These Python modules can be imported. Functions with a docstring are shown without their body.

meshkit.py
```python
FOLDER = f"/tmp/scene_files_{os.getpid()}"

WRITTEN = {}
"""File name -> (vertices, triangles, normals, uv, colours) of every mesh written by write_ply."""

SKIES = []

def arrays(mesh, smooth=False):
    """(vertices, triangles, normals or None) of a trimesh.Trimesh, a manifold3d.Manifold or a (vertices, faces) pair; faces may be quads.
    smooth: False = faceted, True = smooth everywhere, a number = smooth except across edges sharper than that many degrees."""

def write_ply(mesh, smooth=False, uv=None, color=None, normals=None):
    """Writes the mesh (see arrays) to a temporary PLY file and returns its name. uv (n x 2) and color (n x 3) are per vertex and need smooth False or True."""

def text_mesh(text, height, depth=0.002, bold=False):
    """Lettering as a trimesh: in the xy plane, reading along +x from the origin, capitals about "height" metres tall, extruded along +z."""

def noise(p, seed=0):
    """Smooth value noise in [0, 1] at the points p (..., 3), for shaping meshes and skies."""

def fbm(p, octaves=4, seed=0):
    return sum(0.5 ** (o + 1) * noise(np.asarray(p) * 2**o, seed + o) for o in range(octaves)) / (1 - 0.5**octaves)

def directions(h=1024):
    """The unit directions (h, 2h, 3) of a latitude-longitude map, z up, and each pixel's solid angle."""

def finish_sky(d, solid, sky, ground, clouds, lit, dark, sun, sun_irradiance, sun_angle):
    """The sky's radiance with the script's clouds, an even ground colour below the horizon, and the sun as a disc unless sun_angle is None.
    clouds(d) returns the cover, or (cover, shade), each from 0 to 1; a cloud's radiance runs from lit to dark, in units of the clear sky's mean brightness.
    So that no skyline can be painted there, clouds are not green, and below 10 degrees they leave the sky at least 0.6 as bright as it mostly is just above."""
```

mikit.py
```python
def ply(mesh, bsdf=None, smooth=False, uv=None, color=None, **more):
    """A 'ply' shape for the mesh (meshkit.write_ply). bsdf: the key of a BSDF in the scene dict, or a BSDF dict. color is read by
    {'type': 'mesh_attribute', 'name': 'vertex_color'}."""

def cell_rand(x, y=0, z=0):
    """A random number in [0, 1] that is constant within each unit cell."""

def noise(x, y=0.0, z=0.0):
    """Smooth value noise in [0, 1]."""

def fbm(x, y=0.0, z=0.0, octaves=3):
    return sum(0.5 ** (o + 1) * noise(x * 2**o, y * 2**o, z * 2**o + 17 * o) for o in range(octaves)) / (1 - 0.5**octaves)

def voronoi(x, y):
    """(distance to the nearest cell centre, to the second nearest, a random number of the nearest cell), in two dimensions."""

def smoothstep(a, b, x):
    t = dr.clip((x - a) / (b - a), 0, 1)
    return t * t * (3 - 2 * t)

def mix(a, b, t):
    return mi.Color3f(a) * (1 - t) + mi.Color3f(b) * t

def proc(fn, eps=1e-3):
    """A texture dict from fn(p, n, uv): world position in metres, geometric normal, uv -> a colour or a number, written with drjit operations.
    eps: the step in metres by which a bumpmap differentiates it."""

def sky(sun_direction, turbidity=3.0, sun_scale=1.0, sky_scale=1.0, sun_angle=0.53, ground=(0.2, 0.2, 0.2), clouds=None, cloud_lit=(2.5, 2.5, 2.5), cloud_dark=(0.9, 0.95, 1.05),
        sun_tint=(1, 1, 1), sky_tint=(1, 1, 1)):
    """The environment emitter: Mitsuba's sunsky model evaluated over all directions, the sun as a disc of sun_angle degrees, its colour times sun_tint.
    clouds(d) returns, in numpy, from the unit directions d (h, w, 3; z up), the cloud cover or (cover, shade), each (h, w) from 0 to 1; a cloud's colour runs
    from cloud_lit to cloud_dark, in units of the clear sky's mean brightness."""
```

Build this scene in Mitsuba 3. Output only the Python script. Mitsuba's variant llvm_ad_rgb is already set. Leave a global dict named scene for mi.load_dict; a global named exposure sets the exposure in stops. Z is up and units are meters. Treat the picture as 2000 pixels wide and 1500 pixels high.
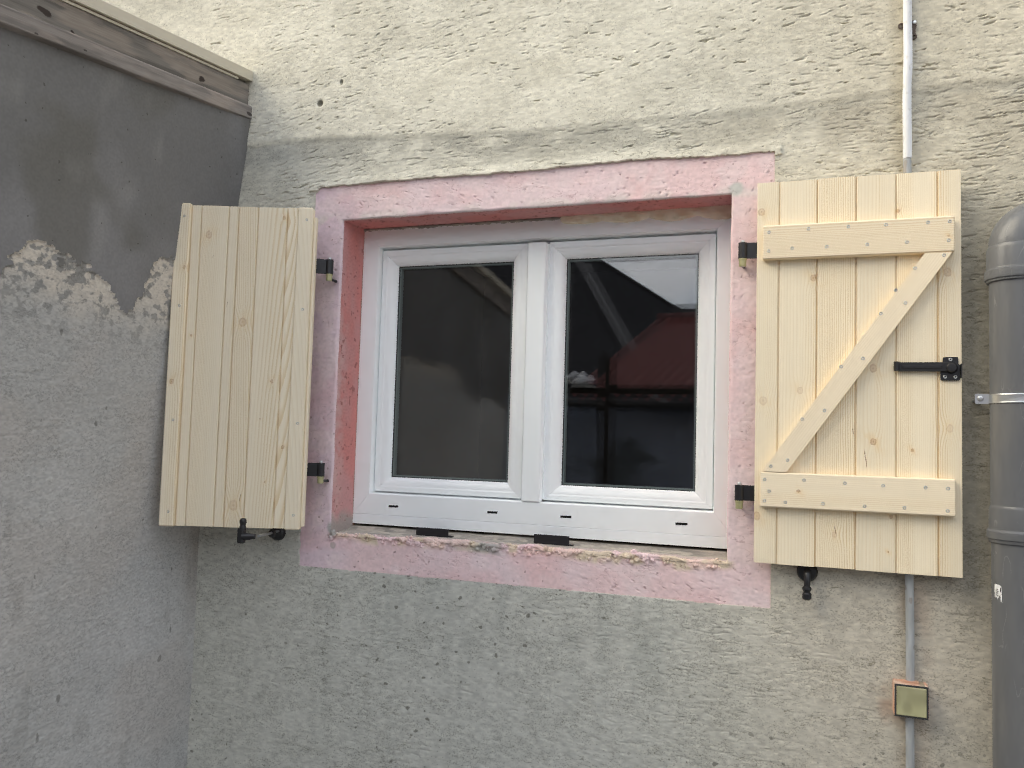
import math, numpy as np, trimesh, mitsuba as mi, drjit as dr, mikit, meshkit
from mikit import proc, noise, fbm, voronoi, cell_rand, smoothstep, mix
from shapely.geometry import Polygon, Point, box as sbox
from shapely import affinity
T = mi.ScalarTransform4f
scene, labels = {}, {}

# ------------------------------------------------------------------ camera, sky, exposure
CAM = np.array([1.36195833, -2.07409418, 1.52690428])
FWD = np.array([-0.33528364, 0.93993306, 0.06411495]); UP = np.array([-0.00612313, -0.07022674, 0.99751226])
scene['camera'] = {'type': 'perspective', 'fov': math.degrees(2 * math.atan(1000 / 1650)), 'fov_axis': 'x', 'near_clip': 0.02, 'far_clip': 500.0,
                   'to_world': T().look_at(origin=CAM.tolist(), target=(CAM + FWD).tolist(), up=UP.tolist())}


def clouds(d):
    n = meshkit.fbm(np.stack([d[..., 0] / (d[..., 2] + .25), d[..., 1] / (d[..., 2] + .25), d[..., 2] * 0], -1) * 2.2 + 7.3, 5, 3)
    glow = d @ (np.array([-0.80, -0.44, 0.52]) / np.linalg.norm([-0.80, -0.44, 0.52]))
    return np.clip(.75 + (n - .42) * 2.0, .45, 1), np.clip((.60 - n) * 1.2 + .55 - .65 * glow, 0, 1)


scene['sky'] = mikit.sky((-0.80, -0.44, 0.52), turbidity=3, sun_scale=0.42, sun_angle=56, clouds=clouds, cloud_lit=(3.0, 3.07, 3.2), cloud_dark=(1.12, 1.2, 1.32), sun_tint=(.90, .99, 1.08))
exposure = 3.08

# ------------------------------------------------------------------ helpers
CON = trimesh.util.concatenate


def add(key, mesh, bsdf, smooth=30, label=None, category=None, group=None, kind=None):
    """One entry of the scene; a key that is taken gets the next three-digit number."""
    k, n = key, 0
    while k in scene:
        n += 1
        k = f'{key}_{n:03d}'
    scene[k] = mikit.ply(mesh, bsdf, smooth=smooth)
    tag(k, label, category, group, kind)
    return k


def tag(k, label=None, category=None, group=None, kind=None):
    e = {a: b for a, b in (('label', label), ('category', category), ('group', group), ('kind', kind)) if b}
    if e:
        labels[k] = e


def bx(x0, x1, y0, y1, z0, z1):
    m = trimesh.creation.box([x1 - x0, y1 - y0, z1 - z0])
    m.apply_translation([(x0 + x1) / 2, (y0 + y1) / 2, (z0 + z1) / 2])
    return m


def cham(x0, x1, y0, y1, z0, z1, c=.001):
    """A box with chamfered edges: the hull of three shrunken boxes."""
    p = []
    for a, b, d in ((0, c, c), (c, 0, c), (c, c, 0)):
        p += [(x, y, z) for x in (x0 + a, x1 - a) for y in (y0 + b, y1 - b) for z in (z0 + d, z1 - d)]
    return trimesh.convex.convex_hull(np.array(p))


def lathe(prof, n=32, at=(0, 0, 0), axis=(0, 0, 1)):
    """Revolves (radius, height) pairs about an axis."""
    m = trimesh.creation.revolve(np.array(prof, float), sections=n)
    m.apply_transform(trimesh.geometry.align_vectors([0, 0, 1], axis))
    m.apply_translation(at)
    return m


def tube(path, r, n=16, cap=True):
    path = np.array(path, float)
    r = np.broadcast_to(r, len(path))
    t = np.gradient(path, axis=0)
    t /= np.linalg.norm(t, axis=1, keepdims=True)
    ref = np.array([0, 1, 0.]) if abs(t[0, 1]) < .9 else np.array([1., 0, 0])
    a = np.cross(t, ref); a /= np.linalg.norm(a, axis=1, keepdims=True)
    b = np.cross(t, a)
    th = np.linspace(0, 2 * np.pi, n, endpoint=False)
    v = (path[:, None] + r[:, None, None] * (np.cos(th)[None, :, None] * a[:, None] + np.sin(th)[None, :, None] * b[:, None])).reshape(-1, 3)
    f = []
    for i in range(len(path) - 1):
        for j in range(n):
            p, q = i * n + j, i * n + (j + 1) % n
            f += [[p, q, q + n], [p, q + n, p + n]]
    v = np.vstack([v, path[:1], path[-1:]])
    if cap:
        for j in range(n):
            f += [[len(v) - 2, (j + 1) % n, j], [len(v) - 1, (len(path) - 1) * n + j, (len(path) - 1) * n + (j + 1) % n]]
    m = trimesh.Trimesh(v, f, process=False)
    trimesh.repair.fix_normals(m)
    return m


def grid(P, flip=False, keep=None):
    """A sheet from points (rows, columns, 3); keep masks its cells."""
    r, c = P.shape[:2]
    i = np.arange(r * c).reshape(r, c)
    q = np.stack([i[:-1, :-1], i[:-1, 1:], i[1:, 1:], i[1:, :-1]], -1)
    q = (q[keep] if keep is not None else q.reshape(-1, 4))
    if flip:
        q = q[:, ::-1]
    f = np.vstack([q[:, [0, 1, 2]], q[:, [0, 2, 3]]])
    m = trimesh.Trimesh(P.reshape(-1, 3), f, process=False)
    m.remove_unreferenced_vertices()
    return m


def extrude(poly, y0, y1):
    """A shapely polygon in (x, z) given the thickness y0..y1."""
    m = trimesh.creation.extrude_polygon(poly, abs(y1 - y0), engine='earcut')
    v = m.vertices.copy()
    m.vertices = np.c_[v[:, 0], max(y0, y1) - v[:, 2], v[:, 1]]
    trimesh.repair.fix_normals(m)
    return m


def N2(a, b, s=0, o=4):
    return meshkit.fbm(np.stack([a, b, 0 * a + s * 3.7], -1), o, s)


def sst(a, b, x):
    t = np.clip((x - a) / (b - a), 0, 1)
    return t * t * (3 - 2 * t)


def principled(fn_or_col, rough=.6, spec=.3, metal=0., two=True, **k):
    c = proc(fn_or_col) if callable(fn_or_col) else {'type': 'rgb', 'value': list(fn_or_col)}
    b = {'type': 'principled', 'base_color': c, 'roughness': rough, 'specular': spec, 'metallic': metal, **k}
    return {'type': 'twosided', 'bsdf': b} if two else b


C3 = mi.Color3f

# ------------------------------------------------------------------ materials
def spots(x, z, cell, size, share, seed=0.):
    """Irregular dark flecks: 1 inside, 0 outside."""
    u, v = x / cell + seed, z / cell + seed * 1.7
    k = size / cell * 1.3
    d, _, w = voronoi(u + k * noise(x * .55 / size, z * .55 / size), v + k * noise(x * .55 / size + 9, z * .55 / size))
    r = size / cell * (.35 + .9 * w / share)
    return dr.select(w < share, 1 - smoothstep(.6, 1.0, d / r), 0.)


def stain_z(x):
    return 2.335 + .045 * smoothstep(.75, -.1, x) + .012 * smoothstep(1.2, 1.7, x)


def c_cream(p, n, uv):
    x, z = p.x, p.z
    big = fbm(x * 1.7 + 3, z * 1.7, 4., 3)
    mid = fbm(x * 9, z * 14 + 5, 1., 3)
    fine = fbm(x * 70, z * 150, 2., 2)
    c = mix((.67, .65, .555), (.60, .58, .49), smoothstep(.35, .7, mid))
    c = mix(c, C3(.53, .49, .39), smoothstep(1.0, 1.6, x) * smoothstep(1.2, 2.0, z) * .75)             # browner to the right
    low = smoothstep(2.25, 1.25, z)
    c = mix(c, C3(.475, .475, .435), low * .85 * smoothstep(1.7, .9, x))                                    # grimy grey below, with the lower wall's shade mixed in
    c = mix(c, C3(.50, .46, .385), low * .9 * smoothstep(1.0, 1.5, x))
    streak = .55 * fbm(x * 26, z * 1.6, 8., 3) + .45 * fbm(x * 9, z * 6, 2., 3)
    under = smoothstep(1.16, 1.13, z) * smoothstep(-.1, .15, x) * smoothstep(1.45, 1.2, x)
    c = mix(c, C3(.33, .345, .315), under * smoothstep(.40, .85, streak) * (.25 + .75 * smoothstep(.8, 1.15, z)) * .55)
    # tide mark where the upper coat of render ends
    zz = z + .008 * (fbm(x * 6, 3., 1., 2) - .5)
    s = stain_z(x) - zz
    band = smoothstep(-.006, .014, s) * smoothstep(.10, .01, s) * (.45 + .75 * smoothstep(1.3, .2, x)) * smoothstep(.2, .55, fbm(x * 11, z * 22, 2., 3))
    c = mix(c, C3(.29, .285, .25), dr.clip(band * .85, 0, .62))
    below = smoothstep(0, .02, s) * smoothstep(.3, .02, s) * smoothstep(.5, -.1, x)
    c = mix(c, C3(.42, .42, .38), below * .5)
    c = mix(c, C3(.40, .365, .29), smoothstep(0., .03, s) * smoothstep(.35, .05, s) * smoothstep(.8, 1.5, x) * .5 * smoothstep(.3, .6, mid))
    # shutter's shade by the drain pipe painted in; soot round the conduit
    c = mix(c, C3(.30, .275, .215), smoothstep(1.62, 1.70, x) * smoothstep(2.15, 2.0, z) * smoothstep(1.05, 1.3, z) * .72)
    c = mix(c, C3(.34, .26, .20), smoothstep(.05, .012, dr.abs(x - 1.575)) * smoothstep(1.28, 1.2, z) * .5 * smoothstep(.25, .6, mid))
    c = mix(c, C3(.44, .28, .20), smoothstep(.035, .012, dr.abs(x - 1.528)) * smoothstep(.07, .02, dr.abs(z - .975)) * .5 * smoothstep(.3, .6, fbm(x * 40, z * 25, 6., 2)))
    c = mix(c, C3(.40, .36, .27), smoothstep(.03, .006, dr.abs(x - 1.545)) * smoothstep(2.15, 2.2, z) * .5)
    # blotches and flecks
    c = mix(c, C3(.40, .395, .34), smoothstep(.58, .80, big) * .35)
    dirt = spots(x, z * 1.2, .045, .0055, .40) * smoothstep(.35, .6, fbm(x * 3, z * 3, 9., 2))
    tiny = spots(x, z * 1.5, .017, .0023, .45, 5.)
    c = mix(c, C3(.17, .165, .14), dr.clip(dirt * (.25 + .75 * low), 0, 1) * .85)
    c = mix(c, C3(.22, .21, .17), tiny * .55)
    hole = smoothstep(.012, .008, dr.sqrt(dr.square(x - .005) + dr.square(z - 2.484))) + smoothstep(.007, .004, dr.sqrt(dr.square(x - .074) + dr.square((z - 2.539) * .6)))
    c = mix(c, C3(.16, .15, .12), dr.clip(hole, 0, 1) * .85)
    wx, wz = x + .012 * noise(x * 22, z * 30, 3.), z + .010 * noise(x * 30, z * 24, 8.)
    cr = smoothstep(.022, .006, dr.abs(fbm(wx * 26, wz * 120, 11., 3) - .5)) * smoothstep(.46, .66, fbm(x * 13, z * 24, 15., 3))  # groove lines: their dirt and shade both go into the colour
    cr2 = smoothstep(.030, .008, dr.abs(fbm(wx * 60 + 5, wz * 210, 12., 2) - .52)) * smoothstep(.45, .62, fbm(x * 9 + 3, z * 16, 16., 3))
    dens = 1 - .55 * smoothstep(2.33, 2.38, z)
    c = mix(c, c * C3(.45, .44, .40), dr.clip(cr * .75 + cr2 * .42, 0, 1) * dens)
    pit_specks = smoothstep(.60, .74, noise(x * 330, z * 420)) * smoothstep(.3, .65, fbm(x * 24, z * 34, 19., 2))  # dark pits, their shade painted as specks
    c = mix(c, c * C3(.50, .49, .46), pit_specks * (.28 + .18 * low))
    c = mix(c, c * C3(1.18, 1.17, 1.15), smoothstep(.70, .85, noise(x * 240 + 7, z * 300)) * .5)
    return c * (.82 + .36 * fine)


def c_side(p, n, uv):
    y, z = p.y, p.z
    m = fbm(y * 3, z * 3 + 2, 1., 3)
    c = mix((.475, .472, .46), (.41, .408, .398), smoothstep(.3, .7, m))
    c = mix(c, C3(.45, .415, .385), smoothstep(.45, .7, fbm(y * 4 + 9, z * 4, 3., 3)) * .4)
    c = mix(c, C3(.60, .55, .48), smoothstep(1.76, 1.90, z + .12 * (fbm(y * 13, z * 13, 5., 3) - .5)) * .85)
    c = mix(c, C3(.23, .23, .225), smoothstep(.50, .60, .5 * fbm(y * 26, z * 32, 2., 3) + .5 * fbm(y * 70, z * 80, 4., 3)) * smoothstep(1.70, 1.90, z + .05 * noise(y * 8, 3.)) * .85)
    drip = smoothstep(.66, .74, fbm(y * 24, z * 9, 7., 4)) * smoothstep(1.55, 1.4, z)
    c = mix(c, C3(.19, .18, .165), drip * .16)
    c = mix(c, C3(.24, .20, .155), smoothstep(-.075, -.005, y) * smoothstep(.9, 1.25, z) * .5)
    c = mix(c, C3(.14, .135, .125), spots(y, z * .6, .085, .007, .22, 2.) * .6)
    gr = smoothstep(.58, .75, noise(y * 300, z * 380)) * smoothstep(.3, .6, fbm(y * 30, z * 44, 9., 2))
    ln = smoothstep(.024, .006, dr.abs(fbm(y * 30, z * 120, 4., 3) - .5)) * smoothstep(.48, .64, fbm(y * 12, z * 22, 14., 3))
    c = mix(c, c * .6, gr * .4 + ln * .35)
    return c * (.88 + .24 * noise(y * 160, z * 260))


def c_cement(p, n, uv):
    y, z = p.y, p.z
    a = fbm(y * 3.2 + 1, z * 2.6, 6., 4)
    b = fbm(y * 5 + 4, z * 5, 2., 3)
    c = mix((.225, .222, .226), (.18, .178, .178), smoothstep(.35, .62, a))
    c = mix(c, C3(.14, .135, .12), smoothstep(.52, .72, b) * .6)
    c = mix(c, C3(.30, .295, .285), smoothstep(.60, .78, fbm(y * 9, z * 4, 8., 3)) * .4)
    c = mix(c, C3(.09, .088, .08), spots(y, z, .05, .003, .4, 3.) * .8)
    return c * (.93 + .14 * noise(y * 220, z * 220))


def c_pink(p, n, uv):
    x, z = p.x, p.z
    a = fbm(x * 5 + 2, z * 5, 1., 3)
    b = fbm(x * 18, z * 18, 5., 3)
    c = mix((.745, .60, .615), (.75, .56, .56), smoothstep(.35, .65, a))
    c = mix(c, C3(.65, .51, .575), smoothstep(.22, -.02, x) * .8)                                     # bluish light and shade at the left put into the pink
    c = mix(c, C3(.76, .62, .62), smoothstep(.50, .70, b) * .6)
    fl = smoothstep(.60, .68, fbm(x * 45, z * 60, 3., 3))
    edge = smoothstep(2.165, 2.14, z) * smoothstep(2.12, 2.135, z)
    c = mix(c, C3(.68, .60, .57), edge * smoothstep(.4, .6, b) * .8)
    crumble = smoothstep(1.222, 1.238, z + .02 * (fbm(x * 14, 2., 2., 3) - .5)) * smoothstep(1.262, 1.255, z) * smoothstep(.085, .1, x) * smoothstep(1.2, 1.17, x)
    c = mix(c, mix((.74, .56, .50), (.66, .55, .42), smoothstep(.4, .6, fbm(x * 30, z * 40, 8., 2))), crumble * smoothstep(.38, .5, fbm(x * 22, z * 30, 4., 2)))
    grey = smoothstep(.47, .55, fbm(x * 8 + 31, z * 12, 4., 3)) * smoothstep(.42, .55, x) * smoothstep(.84, .72, x) + smoothstep(.03, .012, dr.sqrt(dr.square(x - .10) + dr.square((z - 1.262) * .8)) + .016 * (b - .5)) 
    c = mix(c, C3(.36, .36, .335), dr.clip(grey * crumble + smoothstep(.024, .012, dr.sqrt(dr.square(x - .103) + dr.square(z - 1.262)) + .02 * (b - .5)), 0, 1) * .9)
    c = mix(c, C3(.50, .50, .47), smoothstep(.024, .014, dr.sqrt(dr.square(x - 1.183) + dr.square(z - 2.147)) + .02 * (b - .5)) * .95)
    c = mix(c, C3(.40, .38, .36), smoothstep(.011, .007, dr.sqrt(dr.square(x - .105) + dr.square(z - 1.215)) + .006 * (b - .5)) * .9)
    c = mix(c, C3(.33, .20, .20), (spots(x, z, .04, .003, .42, 1.) + .5 * fl * spots(x, z, .012, .002, .4, 8.)) * .75)
    ln = smoothstep(.022, .006, dr.abs(fbm(x * 34, z * 90, 7., 3) - .5)) * smoothstep(.5, .66, fbm(x * 14, z * 20, 17., 3))
    c = mix(c, c * C3(.60, .50, .50), ln * .6)
    c = mix(c, C3(.74, .42, .41), smoothstep(.55, .75, fbm(x * 7 + 8, z * 9, 2., 3)) * .25)
    return c * (.90 + .20 * fbm(x * 150, z * 150, 0., 2))


def c_reveal(p, n, uv):
    y, z, x = p.y, p.z, p.x
    a = fbm(y * 14, z * 6, x * 6, 3)
    c = mix((.58, .235, .215), (.55, .29, .28), smoothstep(.3, .65, a))
    pale = smoothstep(.075, .01, y + .05 * (fbm(z * 5, 3., x * 5, 3) - .5)) * smoothstep(2.05, 1.7, z) * smoothstep(.3, .7, fbm(y * 60, z * 60, x * 30, 3))
    c = mix(c, C3(.60, .40, .37), pale * .8)
    c = mix(c, C3(.36, .34, .31), smoothstep(1.315, 1.27, z + .05 * (fbm(y * 30, z * 30, 0., 3) - .5)) * .85)
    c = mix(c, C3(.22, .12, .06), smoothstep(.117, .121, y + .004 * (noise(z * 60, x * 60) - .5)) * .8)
    c = mix(c, C3(.28, .10, .09), smoothstep(.66, .74, fbm(y * 90, z * 90, x * 90, 2)) * .7)
    return c * (.92 + .16 * noise(x * 200, y * 200, z * 200))


def c_sill(p, n, uv):
    x, y = p.x, p.y
    a = fbm(x * 14, y * 50, 1., 3)
    c = mix((.34, .31, .27), (.24, .225, .20), smoothstep(.35, .65, a))
    c = mix(c, C3(.47, .43, .36), smoothstep(.55, .7, fbm(x * 30, y * 60, 5., 2)) * .6)
    return c * (.9 + .2 * noise(x * 240, y * 240))


def grain(l, a, d, seed, tone, knots=(), amp=1.0, streaks=()):
    """Pine: l along the grain, a across, d depth; seed of the board; knots are (l, a, size, darkness)."""
    dev, kn, halo = mi.Float(0), mi.Float(0), mi.Float(0)
    for kl, ka, ks, kd in knots:
        ql, qa = (l - kl) / (ks * 1.0), (a - ka) / ks
        q2 = dr.square(ql * .8) + dr.square(qa)
        w = dr.exp(-q2 * .22)
        dev += w * ks * .9 * dr.select(qa > 0, 1., -1.) * smoothstep(0., .6, dr.abs(qa))
        qq = dr.sqrt(q2) * 1.25 + .3 * (noise(l * 260, a * 260, ks * 900) - .5)
        kn = dr.maximum(kn, kd * smoothstep(1.0, .8, qq) * (.55 + .45 * smoothstep(.45, .8, qq) + .6 * smoothstep(.3, .1, qq)))
        halo = dr.maximum(halo, kd * dr.exp(-(dr.square(ql * .45 + .25 * qa) + dr.square(qa * .40)) * 1.1) * smoothstep(.25, .65, noise(l * 90, a * 200, ks * 700)))
    l0, c0 = cell_rand(seed, 3) * 2.4 - .7, (cell_rand(seed, 5) - .5) * .09
    h = .012 + .045 * dr.abs(l - l0 - 1.2) + .10 * cell_rand(seed, 9)
    aa = a + dev + .008 * (fbm(l * 2.5, a * 9, seed * 7.1, 2) - .5) + .0012 * (noise(l * 20, a * 50, seed) - .5)
    r = dr.sqrt(dr.square(aa - c0 - .05) + dr.square(h))
    ph = r * (125 + 150 * cell_rand(seed, 11)) + 3 * noise(seed * 3.3, r * 22)
    fr = ph - dr.floor(ph)
    line = smoothstep(.35, .86, fr) * smoothstep(1.0, .90, fr)
    line *= (.25 + .75 * smoothstep(.35, .7, noise(a * 34, seed * 5.7))) * (.7 + .3 * noise(l * 9, a * 300))
    fib = noise(l * 14, a * 900, seed)
    c = mix(C3(tone) * (.955 + .09 * cell_rand(seed, 21)), C3(tone) * C3(.80, .66, .45), line * .85 * amp)
    c = mix(c, C3(tone) * C3(.90, .76, .55), halo * .75)
    for sl, sa, sn, sw in streaks:
        c = mix(c, C3(.22, .10, .05), smoothstep(1., .6, dr.abs(l - sl) / sn) * smoothstep(1., .4, dr.abs(a - sa + .002 * dr.sin((l - sl) * 90)) / sw) * .85)
    c = mix(c, C3(.40, .215, .095), dr.clip(kn, 0, 1) * .9)
    return c * (.965 + .07 * fib)


PINE = (.83, .735, .555)
RJ = [1.2375, 1.2885, 1.371, 1.4535, 1.536, 1.6185, 1.6635]                   # joints of the right shutter's planks
RK = [(2.072, 1.247, .011, .55), (1.912, 1.362, .009, .6), (2.056, 1.539, .005, .9), (1.915, 1.637, .011, .45), (1.705, 1.488, .011, .5), (1.543, 1.489, .009, .75),
      (1.527, 1.567, .004, .9), (1.366, 1.243, .011, .55), (1.381, 1.524, .005, .7), (1.335, 1.41, .008, .35), (1.304, 1.519, .0025, 1.0), (1.655, 1.335, .009, .35), (1.63, 1.255, .012, .3), (1.575, 1.64, .010, .3)]


RSTR = [(1.505, 1.473, .022, .0012), (1.345, 1.411, .010, .0011), (1.565, 1.447, .008, .0010), (1.915, 1.366, .006, .0012)]
LSTR = [(1.345, .164, .012, .0011), (2.0, .27, .005, .0009), (1.87, .225, .008, .0008)]


def c_plank_r(p, n, uv):
    s = mi.Float(0)
    for j in RJ[1:-1]:
        s += dr.select(p.x > j, 1., 0.)
    return grain(p.z, p.x, p.y, s + 11, PINE, RK, 1.15, RSTR)


def c_ledge_r(p, n, uv):
    s = dr.select(p.z > 1.7, 3., 5.)
    return grain(p.x, p.z, p.y, s + 40, (.82, .715, .535), [(1.333, 1.428, .0045, .9), (1.636, 1.99, .003, .8)], .8)


BA = math.atan2(1.962 - 1.468, 1.60 - 1.262)                                  # slope of the brace


def c_brace_r(p, n, uv):
    a, l = p.z * math.cos(BA) - p.x * math.sin(BA), p.x * math.cos(BA) + p.z * math.sin(BA)
    return grain(l, a, p.y, mi.Float(61), (.82, .71, .53), (), .45)


LA, LB = np.array([.065, -.105]), np.array([-.289, -.233])                     # the left shutter in plan: hinge edge, free edge
LU = (LB - LA) / np.linalg.norm(LB - LA); LN = np.array([-LU[1], LU[0]])       # along it; LN points out of its face
if LN[1] > 0:
    LN = -LN
LJ = [.0415, .0725, .153, .2065, .2335, .309, .336]
LK = [(2.061, .285, .012, .5), (1.967, .345, .006, .55), (1.654, .362, .008, .7), (1.781, .319, .004, .95), (1.822, .180, .014, .45), (2.114, .08, .006, .7), (1.662, .093, .006, .75), (1.485, .055, .006, .75), (1.325, .181, .016, .35), (1.56, .12, .003, .7), (1.39, .10, .003, .7)]


def c_plank_l(p, n, uv):
    u = (p.x - LA[0]) * LU[0] + (p.y - LA[1]) * LU[1]
    s = mi.Float(0)
    for j in LJ:
        s += dr.select(u > j, 1., 0.)
    return grain(p.z, u, p.y, s + 23, (.79, .70, .535), LK, .85, LSTR)  # same pine, toned down for the weaker light on the left shutter


def c_board(p, n, uv):
    """Weathered board running away from the house."""
    l, a = p.y, p.z - .118 * p.y
    f = fbm(l * 3, a * 90, 2., 3)
    c = mix((.20, .185, .17), (.13, .12, .11), smoothstep(.3, .7, f))
    c = mix(c, C3(.34, .29, .25), smoothstep(.52, .72, fbm(l * 8, a * 40, 5., 3)) * .5)
    c = mix(c, C3(.055, .045, .04), spots(l * .6, a, .055, .008, .25, 4.))
    return c * (.9 + .2 * noise(l * 30, a * 500))


def c_batten(p, n, uv):
    l, a = p.y, p.z - .118 * p.y
    c = mix((.26, .235, .22), (.17, .155, .145), smoothstep(.35, .65, fbm(l * 5, a * 70, 4., 3)))
    c = mix(c, C3(.36, .305, .27), smoothstep(.55, .72, fbm(l * 7 + 4, a * 30, 9., 3)) * .55)
    c = mix(c, C3(.08, .07, .065), spots(l * .5, a, .06, .006, .3, 6.))
    return c * (.9 + .2 * noise(l * 40, a * 600))


def c_pvc_grey(p, n, uv):
    f = fbm(p.x * 8, p.y * 8, p.z * 3, 3)
    c = mix((.135, .139, .146), (.118, .122, .129), f)
    c = mix(c, C3(.18, .175, .165), smoothstep(.5, .75, fbm(p.x * 30, p.y * 30, p.z * 5, 3)) * .3)
    c = mix(c, C3(.24, .24, .24), smoothstep(.012, .003, dr.abs(fbm(p.x * 40, p.y * 40, p.z * 9, 3) - .52)) * smoothstep(.55, .7, noise(p.x * 30, p.y * 30, p.z * 20)) * .5)
    return c * (.97 + .06 * noise(p.x * 90, p.y * 90, p.z * 14))


def c_white_pvc(p, n, uv):
    return mix((.86, .885, .885), (.845, .87, .87), smoothstep(.35, .75, fbm(p.x * 5, p.z * 5, 3., 2)))


def c_conduit(p, n, uv):
    c = mix((.42, .44, .455), (.34, .355, .36), smoothstep(.35, .7, fbm(p.x * 60, p.z * 12, 2., 3)))
    return mix(c, C3(.24, .20, .17), smoothstep(.66, .75, fbm(p.x * 90, p.z * 40, 6., 2)) * .6)


def c_sleeve(p, n, uv):
    c = mix((.74, .75, .77), (.66, .67, .68), smoothstep(.35, .7, fbm(p.x * 60, p.z * 9, 2., 3)))
    return mix(c, C3(.36, .33, .27), smoothstep(.66, .78, fbm(p.x * 170, p.z * 90, 6., 3)) * .25)


def c_jbox(p, n, uv):
    f = fbm(p.x * 50, p.z * 50, p.y * 50, 3)
    c = mix((.50, .285, .20), (.56, .42, .33), smoothstep(.4, .65, f))
    return mix(c, C3(.24, .23, .17), smoothstep(.4, .6, fbm(p.x * 80, p.z * 30, 5., 2)) * smoothstep(1.555, 1.60, p.x) * .9)


def c_jcover(p, n, uv):
    f = fbm(p.x * 40, p.z * 34, 2., 3)
    c = mix((.35, .34, .205), (.295, .285, .165), smoothstep(.3, .7, f))
    c = mix(c, C3(.47, .46, .26), smoothstep(1.0, .965, p.z) * .6)
    return mix(c, C3(.17, .16, .09), smoothstep(.014, .004, dr.sqrt(dr.square(p.x - 1.557) + dr.square((p.z - .977) * .7))) * .45)


def c_foam(p, n, uv):
    return mix((.82, .76, .61), (.72, .63, .46), smoothstep(.35, .7, fbm(p.x * 50, p.y * 50, p.z * 50, 3)))


def c_ground(p, n, uv):
    return mix((.27, .265, .255), (.20, .2, .195), smoothstep(.3, .7, fbm(p.x * 1.4, p.y * 1.4, 0., 4))) * (.9 + .2 * noise(p.x * 60, p.y * 60))


def c_far_render(p, n, uv):
    c = mix((.27, .30, .37), (.21, .235, .29), smoothstep(.35, .7, fbm(p.x * 2, p.z * 2, 1., 4)))
    return mix(c, C3(.10, .11, .11), smoothstep(.58, .68, fbm(p.x * 2.3 + 5, p.z * 4, 3., 3)) * .8)


def c_tile(p, n, uv):
    return mix((.055, .052, .055), (.035, .034, .037), fbm(p.x * 4, p.y * 4, p.z * 4, 3))


def c_red(p, n, uv):
    return mix((.20, .056, .05), (.155, .045, .042), fbm(p.x * 2, p.y * 2, p.z * 3, 3))


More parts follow.
